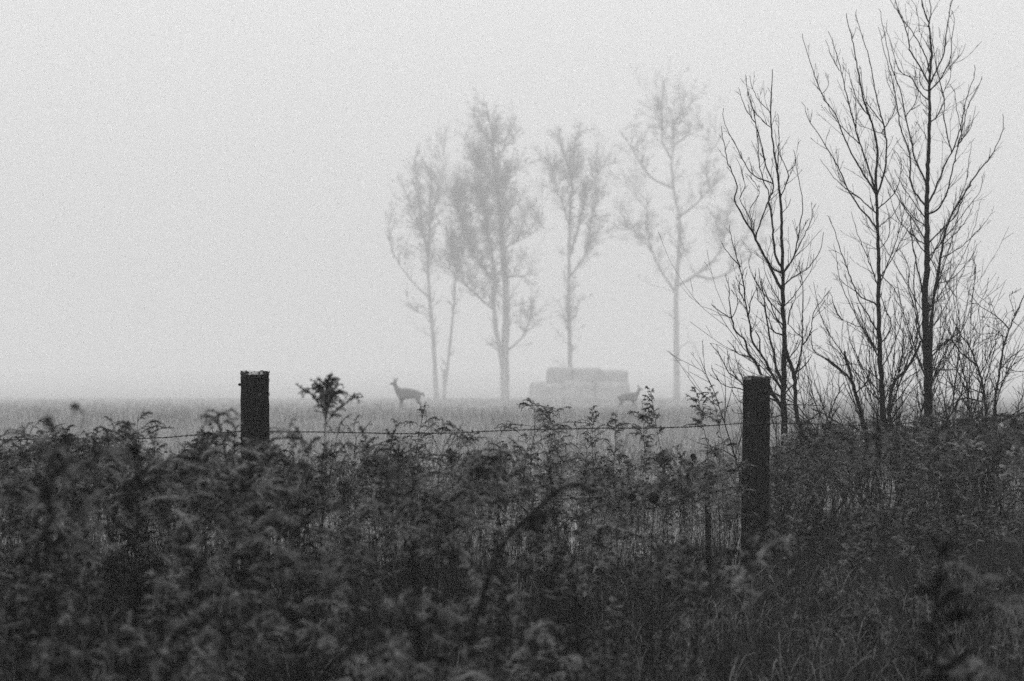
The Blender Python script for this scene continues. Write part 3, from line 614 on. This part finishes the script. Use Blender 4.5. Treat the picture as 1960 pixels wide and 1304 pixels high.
def goldenrod(seed, style='arch', H=1.0, lean=.08, nr=20, rl=.15, pan=.30, leaves=26, fluff=1.0, bend=0.0):
    rg = np.random.default_rng(seed); st, pl, lf = MB(), MB(), MB()
    n = 16; t = np.linspace(0, 1, n); az = rg.uniform(0, 6.28); ld = np.array([math.cos(az), math.sin(az), 0])
    if bend: ld = np.array([1.0, 0, 0])
    S = np.stack([0 * t, 0 * t, t * H], 1) + ld * (lean * H * t ** 2.2)[:, None] + rg.normal(size=(n, 3)) * .003 * t[:, None]
    if bend:
        k = t ** 3; S = S + ld * (bend * H * k)[:, None] - UP * (bend * .45 * H * np.clip(t - .8, 0, 1) * 2.5)[:, None]
    S[1:] += np.cumsum(rg.normal(size=(n - 1, 3)) * .0035, axis=0); st.tube(S, .0032 - .0020 * t, 5)
    def at(u):
        x = u * (n - 1); i = min(int(x), n - 2); f = x - i; return S[i] * (1 - f) + S[i + 1] * f, unit(S[i + 1] - S[i])
    ga = rg.uniform(0, 6.28)
    def raceme(p, hd, L, el, drop, lev, r0):
        m_ = 8; tt = np.linspace(0, 1, m_); pts = [p]; e = el; side = np.array([-hd[1], hd[0], 0]); sw = rg.normal() * .5
        for q in range(m_ - 1):
            dd = hd * math.cos(e) + UP * math.sin(e) + side * sw * q / m_ + rg.normal(size=3) * .13; pts.append(pts[-1] + unit(dd) * L / (m_ - 1)); e -= drop / (m_ - 1) * (.4 + 1.3 * q / m_)
        B = np.array(pts); st.tube(B, r0 * (1 - .6 * tt), 3, cap=False)
        if fluff <= 0: return
        x0 = .10 if lev == 0 else .45
        pl.tube(B[2:] + UP * .001, (.0017 - .0010 * tt[2:]) * rg.uniform(.7, 1.3), 4, rough=.45)
        m2 = max(3, int(L / .0030 * fluff)); x = rg.uniform(x0, 1, m2); xi = x * (m_ - 1); ii = np.minimum(xi.astype(int), m_ - 2); ff = (xi - ii)[:, None]
        C = B[ii] * (1 - ff) + B[ii + 1] * ff; T = B[ii + 1] - B[ii]; T /= np.linalg.norm(T, axis=1, keepdims=True)
        O = UP * .9 - T * (T @ UP)[:, None] + rg.normal(size=(m2, 3)) * .7; O /= np.linalg.norm(O, axis=1, keepdims=True)
        C = C + O * rg.uniform(.0005, .0045, (m2, 1))
        tufts(pl, C, O, rg, 8, (.002, .0065), .0009)
        if lev > 0:
            for _ in range(rg.integers(5, 10)):
                k = rg.integers(1, m_ - 2); a = rg.choice([-1, 1]) * rg.uniform(.3, 1.4); h2 = np.array([hd[0] * math.cos(a) - hd[1] * math.sin(a), hd[0] * math.sin(a) + hd[1] * math.cos(a), 0])
                raceme(B[k], h2, L * rg.uniform(.18, .45), max(.1, el * rg.uniform(.3, 1.0)), rg.uniform(1.4, 3.6), lev - 1, r0 * .6)
    for i in range(nr):
        u = min(max((i + rg.uniform(-.3, 1.3)) / nr, 0.01), 1); h = 1 - pan * (1 - u) ** .9; p, td = at(min(h, .995)); ga += 2.4 + rg.normal() * .9
        hd = np.array([math.cos(ga), math.sin(ga), 0]); hd = unit(hd + ld * rg.uniform(0, .9)); rnd = math.exp(rg.normal() * .32)
        if style == 'arch': L = rl * (.30 + .75 * math.sin(min(1, (1 - u) * 1.25 + .12) * math.pi * .55)) * rnd; el, drop = rg.uniform(.3, 1.1), rg.uniform(.9, 2.4)
        elif style == 'fan': L = rl * rnd * (.55 + .6 * (1 - u)); el, drop = rg.uniform(.85, 1.4), rg.uniform(.6, 2.2)
        elif style == 'corymb': L = (pan * (1 - u) * .98 + .030) * H * rng_u(.88, 1.1, rg); el, drop = 1.36 - .42 * (1 - u) + rg.normal() * .08, rg.uniform(.5, 1.7)
        elif style == 'aster': L = rl * rnd * (1.2 - .8 * u); el, drop = rg.uniform(.7, 1.2), rg.uniform(-.4, .5)
        else: L = rl * .6 * rnd * (1.1 - .6 * u); el, drop = rg.uniform(.6, 1.2), rg.uniform(.3, 1.8)
        raceme(p, hd, L, el, drop, 1, .0013)
    for i in range(leaves):
        u = rg.uniform(.12, 1 - pan * .6); p, td = at(u); a = rg.uniform(0, 6.28); hd = np.array([math.cos(a), math.sin(a), 0]); sd = np.array([-math.sin(a), math.cos(a), 0])
        L = rg.uniform(.035, .085) * (1.15 - .6 * u); m_ = 6; e = rg.uniform(.1, .9); dr = rg.uniform(1.2, 3.2); pts = [p]
        for q in range(m_ - 1): pts.append(pts[-1] + (hd * math.cos(e) + UP * math.sin(e)) * L / (m_ - 1)); e -= dr / (m_ - 1)
        B = np.array(pts); tt = np.linspace(0, 1, m_); wdt = (.0045 * np.sin(np.clip(tt * .9 + .1, 0, 1) * math.pi) + .0006)[:, None]; tw = rg.uniform(-1, 1)
        sdv = unit(sd + UP * tw * .7); V = np.stack([B - sdv * wdt, B + sdv * wdt], 1).reshape(-1, 3); j = np.arange(m_ - 1)[:, None] * 2
        lf.add(V, q=j + np.array([[0, 1, 3, 2]]))
    return st, pl, lf
VAR = []
specs = [('arch', .09, 14, .15, .26, 14, 1), ('arch', .15, 18, .17, .30, 16, 1), ('arch', .05, 12, .13, .22, 18, 1), ('arch', .20, 16, .19, .28, 12, 1), ('corymb', .02, 22, .095, .135, 8, .9),
         ('plume', .10, 18, .16, .28, 20, 1), ('plume', .18, 15, .14, .24, 14, 1), ('arch', .26, 13, .14, .30, 16, 1), ('fan', .12, 18, .10, .18, 12, 1), ('aster', .08, 18, .16, .5, 12, .30),
         ('aster', .16, 14, .20, .6, 24, .22), ('arch', .32, 9, .12, .20, 24, .8), ('plume', .06, 24, .11, .20, 10, 1.1)]
for i, (sty, lean, nr, rl, pan, nl, fl) in enumerate(specs):
    parts = goldenrod(100 + i, sty, 1.0, lean, nr, rl, pan, nl, fl)
    VAR.append((parts, [p.mesh(nm, M[mm]) for p, nm, mm in zip(parts, ('stem', 'plume', 'leaves'), ('stem', 'plume', 'leaf'))]))
dk = goldenrod(140, 'plume', 1.0, .05, 22, .085, .30, 110, .5); DARK = (dk, [p.mesh(nm, M[mm]) for p, nm, mm in zip(dk, ('stem', 'plume', 'leaves'), ('stem', 'leaf', 'leaf'))])
VAR.append(DARK)
PART = ('stem', 'plume', 'leaves')
def make_plant(v, loc, rz, sc, label, group=None, tilt=(0, 0)):
    r = bpy.data.objects.new('goldenrod', None); r.empty_display_size = .1; r.location = loc; r.rotation_euler = (tilt[0], tilt[1], rz); r.scale = (sc[0], sc[0], sc[1])
    SC.collection.objects.link(r); tag(r, label, 'goldenrod', group)
    for nm, me in zip(PART, v[1]):
        c = bpy.data.objects.new(nm, me); SC.collection.objects.link(c); c.parent = r
    return r
def plant_at(px_, top, d, v, label, wide=1.0, rz=None, group=None, tilt=(0, 0)):
    c = W(px_, top, d); z0 = float(gz(c[0], c[1])); h = c[2] - z0
    return make_plant(VAR[v], (c[0], c[1], z0), rng.uniform(0, 6.28) if rz is None else rz, (wide * h, h), label, group, tilt)
HERO = [
    (622, 745, 5.0, 4, 1.0, 'tall dark goldenrod with fan-shaped head standing alone right of the left post'),
    (790, 784, 8.2, 0, 1.0, 'goldenrod with drooping sprays just below the left deer'),
    (1006, 776, 8.3, 3, 1.05, 'goldenrod with long sprays arching left, under the thickest far tree'),
    (1084, 784, 8.6, 1, .9, 'rounded bushy goldenrod below the left end of the hay stack'),
    (1132, 776, 8.4, 5, .8, 'goldenrod with upright tufted head below the middle of the hay stack'),
    (1172, 788, 8.7, 2, .9, 'goldenrod leaning right below the right end of the hay stack'),
    (1232, 764, 8.2, 7, .8, 'nodding goldenrod directly below the right deer'),
    (1283, 757, 8.4, 6, .9, 'narrow goldenrod at the foot of the rightmost far tree'),
    (1366, 740, 9.6, 5, 1.1, 'pale feathery weed just left of the frosted post'),
    (1392, 752, 9.9, 6, 1.0, 'smaller pale feathery weed touching the frosted post'),
    (62, 798, 2.8, 13, .8, 'very blurred dark weed stalk near the left edge'),
    (236, 850, 3.4, 13, 1.1, 'blurred dark goldenrod with spread head in the left foreground'),
    (455, 806, 4.6, 1, 1.15, 'arched goldenrod crossing the foot of the left post'),
    (545, 838, 4.4, 0, .9, 'blurred goldenrod just right of the left post'),
    (862, 826, 6.2, 3, 1.0, 'goldenrod with arched head and dark leaning stem in the middle'),
    (1788, 1020, 2.5, 13, 1.5, 'large very blurred goldenrod in the lower right foreground'),
    (1905, 1100, 2.7, 1, .9, 'blurred goldenrod at the lower right corner'),
    (1335, 985, 3.6, 7, .8, 'blurred bent goldenrod in front of the frosted post'),
    (118, 772, 3.2, 7, .6, 'thin blurred weed tip above the left weeds'),
    (1860, 772, 9.4, 1, 1.1, 'bushy goldenrod rising against the thorn shrub at right'),
    (1760, 800, 9.3, 5, 1.1, 'bushy goldenrod at the foot of the tallest sapling'),
]
for a in HERO: plant_at(*a[:4], a[5], a[4])
# the nodding stalk in front
def bent_stalk():
    rg = np.random.default_rng(303); d0 = 3.35; b0 = W(893, 1330, d0); z0 = float(gz(b0[0], d0))
    r = thing('bent_stalk', 'tall dark blurred stalk bending to the right in the middle foreground', 'dry stalk', (b0[0] - .01, d0, z0)); o = np.array(r.location)
    P = [np.array([b0[0] - .01, d0, z0])] + [W(a_, c_, d_) for a_, c_, d_ in [(900, 1280, d0), (915, 1180, 3.35), (940, 1090, 3.33), (975, 1025, 3.31), (1020, 985, 3.3), (1055, 948, 3.28), (1090, 928, 3.26), (1118, 930, 3.25), (1135, 944, 3.24)]]
    S = bez(P, 40); t = np.linspace(0, 1, 40); st = MB(); st.tube(S - o, .0100 - .0055 * t, 7, rough=.12); obj('stem', st, M['stem'], r, True)
    lf = MB(); pl = MB()
    def curl(c, n, L0, w0):
        for _ in range(n):
            a = rg.uniform(0, 6.28); hd = np.array([math.cos(a), math.sin(a), 0]); sd = np.array([-hd[1], hd[0], .4]); e = rg.uniform(-.6, .9); dr = rg.uniform(2, 5); pts = [c + rg.normal(size=3) * .006]; L = L0 * rg.uniform(.5, 1.2)
            for q in range(7): pts.append(pts[-1] + (hd * math.cos(e) + UP * math.sin(e)) * L / 7); e -= dr / 7
            B = np.array(pts); tt = np.linspace(0, 1, 8); wd = (w0 * np.sin(tt * .9 * math.pi + .15) + .0006)[:, None]
            V = np.stack([B - sd * wd, B + sd * wd], 1).reshape(-1, 3); j = np.arange(7)[:, None] * 2; lf.add(V, q=j + np.array([[0, 1, 3, 2]]))
    curl(W(1028, 990, 3.29) - o, 16, .055, .009); curl(W(1000, 1005, 3.3) - o, 8, .04, .006); curl(W(985, 1020, 3.3) - o, 5, .03, .005)
    for i in range(4, 36, 2): curl(S[i] - o, 3, .034, .0045)
    obj('leaves', lf, M['leaf'], r)
    x = np.arange(24, 40); C = np.repeat(S[x] - o, 14, 0) + rg.normal(size=(len(x) * 14, 3)) * .0022; O = np.tile(UP, (len(C), 1)) + rg.normal(size=(len(C), 3)) * .6; O /= np.linalg.norm(O, axis=1, keepdims=True)
    tufts(pl, C, O, rg, 6, (.004, .010), .0014); obj('plume', pl, M['plume'], r)
bent_stalk()

def dens(px_, d):
    """how thickly goldenrod stands, and how tall"""
    if px_ < 560: h = 1.03
    elif px_ < 1000: h = .96
    elif px_ < 1400: h = .84
    else: h = .40 if d < 6.0 else (.56 if d < 7.9 else .86)
    p = 1.0
    if d < 3.3: p *= .35
    elif d < 4.6: p *= .55
    elif d < 6.5: p *= .85
    if px_ > 1300 and d < 5.0: p = .02
    elif px_ > 950 and d < 3.9: p *= .5
    if 940 < px_ < 1380 and 3.9 <= d < 5.6: h = .70; p = 1.0
    if px_ >= 1380 and 5.0 <= d < 7.6: p = 1.0
    if 6.2 < d < 8 and px_ < 1480: h = min(h, .90 if px_ < 560 else .82)
    if 8 <= d < 13 and px_ <= 1480: h = .66 - .02 * (d - 8); p = .85 - .11 * (d - 8)
    if px_ > 1480 and 8.0 < d < 11.5: h = .86; p = 1.0
    if d > 13: h = .5; p = .12
    return p, h
cand = []
while len(cand) < 1900:
    u = rng.random(); d = math.sqrt(2.75 ** 2 + u * (17 ** 2 - 2.75 ** 2)); pxx = rng.uniform(-120, 2080); p, h = dens(pxx, d)
    if d > 6: p *= .9
    if rng.random() > p: continue
    x = (pxx - 980) / FPX * d
    if (abs(x - c1[0]) < .14 and abs(d - PD1) < .2) or (abs(x - c2[0]) < .14 and abs(d - PD2) < .2): continue
    if 1395 < pxx < 1500 and 4.5 < d < 7.75: h = .26
    if 860 < pxx < 1150 and d < 3.7: continue
    hh = h * rng.uniform(.70 if pxx < 560 else .60, 1.05)
    if d > 9: hh = min(hh, .84)
    ty = HOR + (CZ - gz(x, d) - hh) * FPX / d
    if d < 7.5 and ty < 802: hh *= (.80 if rng.random() < .85 else .95)
    cand.append((d, x, hh, pxx))
cand.sort()
NIND = 275
glab = [(-200, 560, 'dry goldenrod in the dense blurred thicket around the left post', 'goldenrods around the left post'),
        (560, 1400, 'dry goldenrod in the dense thicket between the two posts', 'goldenrods between the posts'),
        (1400, 2200, 'dry goldenrod in the weeds right of the frosted post', 'goldenrods right of the frosted post')]
proto = {}
for d, x, hh, pxx in cand[:NIND]:
    vi = int(rng.integers(0, len(VAR) - 1)) if rng.random() > .13 else len(VAR) - 1; lab = next(g for g in glab if g[0] <= pxx < g[1])
    loc = (x, d, float(gz(x, d))); rz = rng.uniform(0, 6.28); sc = (hh * rng.uniform(.85, 1.15), hh * rng.uniform(.85, 1.15), hh)
    if vi not in proto: proto[vi] = make_plant(VAR[vi], loc, rz, (sc[0], hh), lab[2], lab[3])
    else: copy_thing(proto[vi], loc, (rng.normal() * .06, rng.normal() * .06, rz), sc, lab[2], lab[3])

# ------------------------------------------------------------------ stuff scattered by geometry nodes
def scatter(name, label, pts, rots, scales, sources, cat):
    me = bpy.data.meshes.new(name); me.vertices.add(len(pts)); me.vertices.foreach_set('co', np.asarray(pts, np.float32).ravel())
    for nm, typ, arr, key in (('rot', 'FLOAT_VECTOR', rots, 'vector'), ('scl', 'FLOAT_VECTOR', scales, 'vector'), ('idx', 'INT', rng.integers(0, len(sources), len(pts)), 'value')):
        at_ = me.attributes.new(nm, typ, 'POINT'); at_.data.foreach_set(key, np.asarray(arr, np.float32 if typ != 'INT' else np.int32).ravel())
    o = link(bpy.data.objects.new(name, me)); tag(o, label, cat, None, 'stuff')
    col = bpy.data.collections.new(name + ' sources')
    for i, m_ in enumerate(sources): col.objects.link(bpy.data.objects.new('%s source %02d' % (name, i), m_))
    g = bpy.data.node_groups.new(name, 'GeometryNodeTree')
    g.interface.new_socket('Geometry', in_out='INPUT', socket_type='NodeSocketGeometry'); g.interface.new_socket('Geometry', in_out='OUTPUT', socket_type='NodeSocketGeometry')
    gi = N(g, 'NodeGroupInput'); go = N(g, 'NodeGroupOutput'); ip = N(g, 'GeometryNodeInstanceOnPoints'); ci = N(g, 'GeometryNodeCollectionInfo')
    ci.inputs[0].default_value = col; ci.inputs[1].default_value = True; ci.inputs[2].default_value = True
    mp_ = N(g, 'GeometryNodeMeshToPoints'); g.links.new(gi.outputs[0], mp_.inputs['Mesh']); g.links.new(mp_.outputs[0], ip.inputs['Points'])
    g.links.new(ci.outputs[0], ip.inputs['Instance']); ip.inputs['Pick Instance'].default_value = True
    for nm, typ, sock in (('rot', 'FLOAT_VECTOR', 'Rotation'), ('scl', 'FLOAT_VECTOR', 'Scale'), ('idx', 'INT', 'Instance Index')):
        na = N(g, 'GeometryNodeInputNamedAttribute', data_type=typ); na.inputs[0].default_value = nm; g.links.new(na.outputs[0], ip.inputs[sock])
    g.links.new(ip.outputs[0], go.inputs[0])
    md = o.modifiers.new('scatter', 'NODES'); md.node_group = g
    return o
def joined(parts, mats, name):
    mb = MB(); idx = []
    me_parts = [p for p in parts]
    for p in me_parts: mb.merge(p)
    me = mb.mesh(name, [M[m] for m in mats])
    ar = np.concatenate([np.full(p.counts()[0], i) for i, p in enumerate(me_parts)] + [np.full(p.counts()[1], i) for i, p in enumerate(me_parts)])
    if len(ar) == len(me.polygons): me.polygons.foreach_set('material_index', ar.astype(np.int32))
    return me
gold_src = [joined(v[0], ('stem', 'plume', 'leaf'), 'goldenrod_mesh') for v in VAR]
allrest = cand[NIND:]
pale = [c for c in allrest if c[0] > 8.0 and rng.random() < (.62 if c[3] < 1400 else .08)]; ps = set(id(c) for c in pale); rest = [c for c in allrest if id(c) not in ps]
pale_src = [joined(v[0], ('palestem', 'paleplume', 'palestem'), 'pale_weed_mesh') for v in VAR[:11]]
scatter('pale_weeds', 'paler dry weeds mixed into the growth just behind the fence', [(x, d, float(gz(x, d))) for d, x, hh, _ in pale],
        [(rng.normal() * .08, rng.normal() * .08, rng.uniform(0, 6.28)) for _ in pale], [(hh * .95, hh * .95, hh) for _, _, hh, _ in pale], pale_src, 'weeds')
pts = [(x, d, float(gz(x, d))) for d, x, hh, _ in rest]
scatter('goldenrod_thicket', 'thicket of dry goldenrod filling the fence line and spreading behind it', pts,
        [(rng.normal() * .06, rng.normal() * .06, rng.uniform(0, 6.28)) for _ in rest], [(hh * .98, hh * .98, hh) for _, _, hh, _ in rest], gold_src, 'weeds')

def grass_clump(seed, n, h, w_, curl, rad, heads=0.0):
    rg = np.random.default_rng(seed); mb = MB()
    for _ in range(n):
        a = rg.uniform(0, 6.28); hd = np.array([math.cos(a), math.sin(a), 0]); sd = np.array([-hd[1], hd[0], 0]); b = rg.normal(size=3) * rad; b[2] = 0
        L = h * rg.uniform(.5, 1.1); m_ = 7; e = rg.uniform(1.15, 1.5); cu = curl * rg.uniform(.4, 1.3); pts = [b]
        for q in range(m_ - 1): pts.append(pts[-1] + (hd * math.cos(e) + UP * math.sin(e)) * L / (m_ - 1)); e -= cu / (m_ - 1) * (.4 + q * .3)
        B = np.array(pts); tt = np.linspace(0, 1, m_); wd = (w_ * (1 - tt) ** .6 + .0002)[:, None]
        V = np.stack([B - sd * wd, B + sd * wd], 1).reshape(-1, 3); j = np.arange(m_ - 1)[:, None] * 2; mb.add(V, q=j + np.array([[0, 1, 3, 2]]))
        if rg.random() < heads:
            C = B[-1] + (B[-1] - B[-2]) * rg.uniform(-1.5, .3, (12, 1)); tufts(mb, C, np.tile(unit(B[-1] - B[-2]), (12, 1)), rg, 3, (.006, .014), .002)
    return mb
# near verge grass
src = [grass_clump(200 + i, 34, .36, .0017, 2.0, .05).mesh('verge_grass_mesh', M['straw']) for i in range(5)]
pts = []; scl = []; rot = []
while len(pts) < 520:
    d = math.sqrt(rng.uniform(2.9 ** 2, 9.5 ** 2)); pxx = rng.uniform(-80, 2040); x = (pxx - 980) / FPX * d
    if (math.hypot(x - c1[0], d - PD1) < .12) or (math.hypot(x - c2[0], d - PD2) < .12): continue
    if pxx < 1250 and rng.random() < .75: continue
    if d > 7.9 and pxx > 1380: continue
    pts.append((x, d, float(gz(x, d)))); s_ = rng.uniform(.6, 1.25); scl.append((s_, s_, s_)); rot.append((0, 0, rng.uniform(0, 6.28)))
scatter('verge_grass', 'dry curling grass at the foot of the weeds and posts', pts, rot, scl, src, 'grass')
src = [grass_clump(210 + i, 16, .36, .0019, 3.2, .06).mesh('curled_grass_mesh', M['curl']) for i in range(4)]
pts = []; scl = []; rot = []
while len(pts) < 150:
    d = rng.uniform(4.8, 7.7); pxx = rng.uniform(1250, 2020) if rng.random() < .7 else rng.uniform(-50, 1300); x = (pxx - 980) / FPX * d
    if math.hypot(x - c2[0], d - PD2) < .14: continue
    pts.append((x, d, float(gz(x, d)))); s_ = rng.uniform(.7, 1.3); scl.append((s_, s_, s_)); rot.append((0, 0, rng.uniform(0, 6.28)))
scatter('curled_grass', 'pale curled grass blades low in front of the frosted post', pts, rot, scl, src, 'grass')
# pale meadow
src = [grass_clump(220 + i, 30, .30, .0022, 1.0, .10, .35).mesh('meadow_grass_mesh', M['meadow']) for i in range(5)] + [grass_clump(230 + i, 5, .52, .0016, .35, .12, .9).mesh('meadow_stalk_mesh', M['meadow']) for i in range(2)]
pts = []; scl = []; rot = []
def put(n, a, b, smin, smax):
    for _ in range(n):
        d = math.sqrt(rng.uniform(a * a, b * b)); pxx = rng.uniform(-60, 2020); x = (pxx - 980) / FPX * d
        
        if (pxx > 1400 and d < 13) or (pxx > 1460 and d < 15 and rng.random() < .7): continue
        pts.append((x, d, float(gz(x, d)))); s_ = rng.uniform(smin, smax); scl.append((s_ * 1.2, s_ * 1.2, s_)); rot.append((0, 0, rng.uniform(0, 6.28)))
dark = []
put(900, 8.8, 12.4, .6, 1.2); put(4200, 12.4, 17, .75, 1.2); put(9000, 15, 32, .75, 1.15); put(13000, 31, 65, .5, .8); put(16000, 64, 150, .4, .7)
scatter('meadow_grass', 'pale meadow grass, its colour lightened to fade into the fog', pts, rot, scl, src, 'grass')

src = [grass_clump(240 + i, 4, .55, .0030, .3, .20, .8).mesh('dead_stalk_mesh', M['deadstalk']) for i in range(4)]
pts = []; scl = []; rot = []
put(2600, 12, 19, .5, .95); put(5200, 17, 45, .45, .95); put(2500, 44, 95, .4, .8)
scatter('dead_stalks', 'dark thin dead stalks standing scattered in the pale meadow', pts, rot, scl, src, 'dead stalks')

# ------------------------------------------------------------------ a few single weeds
def seed_stalk(label, px_, top, d, hr, seed):
    rg = np.random.default_rng(seed); c = W(px_, top, d); z0 = float(gz(c[0], c[1])); H = c[2] - z0 - hr
    r = thing('thistle', label, 'thistle', (c[0], c[1], z0)); t = np.linspace(0, 1, 12)
    S = np.stack([.03 * (t - 1) * t + rg.normal(size=12) * .002, 0 * t, H * t], 1); S[-1, 0] = 0
    mb = MB(); mb.tube(S, .003 - .0012 * t, 5); obj('stem', mb, M['stem'], r, True)
    mb = MB(); u = np.linspace(-1, 1, 9); mb.tube(np.array([[0, 0, H + hr * .9 * q] for q in u]), hr * .62 * np.sqrt(1.03 - u ** 2), 10, rough=.06)
    D = rg.normal(size=(240, 3)); D /= np.linalg.norm(D, axis=1, keepdims=True); tufts(mb, D * hr * .62 + [0, 0, H], D, rg, 3, (.004, .010), .0012); obj('seed_head', mb, M['leaf'], r)
seed_stalk('blurred round dark thistle head in the middle of the thicket', 1251, 940, 5.4, .026, 71)
seed_stalk('small dark thistle head on a thin stalk left of the frosted post', 1327, 868, 7.2, .017, 72)
seed_stalk('round pale-rimmed thistle head left of the blurred dark one', 1210, 942, 5.8, .02, 73)
def stub():
    c = W(1353, 892, 8.1); z0 = float(gz(c[0], c[1])); r = thing('broken_stake', 'short dark broken stake in the weeds left of the frosted post', 'stake', (c[0], c[1], z0)); H = c[2] - z0
    mb = MB(); mb.tube([(.012, 0, -.02), (.008, 0, H * .5), (0, 0, H * .93), (-.003, 0, H)], [.017, .0165, .015, .006], 9, rough=.08); obj('shaft', mb, M['post'], r, True)
stub()

# ------------------------------------------------------------------ the fog
hz = MB(); hz.box((0, 470, 16.5), (1000, 1000, 37.0))
hm = bpy.data.materials.new('fog'); hm.use_nodes = True; t = hm.node_tree; t.nodes.clear()
pv = N(t, 'ShaderNodeVolumePrincipled'); pv.inputs['Color'].default_value = (.88, .88, .88, 1); pv.inputs['Density'].default_value = .0049; pv.inputs['Anisotropy'].default_value = 0.0
ho = N(t, 'ShaderNodeOutputMaterial'); t.links.new(pv.outputs[0], ho.inputs['Volume'])
hz_o = obj('haze', hz, hm); tag(hz_o, 'thick pale fog over the whole field', 'fog', kind='stuff')
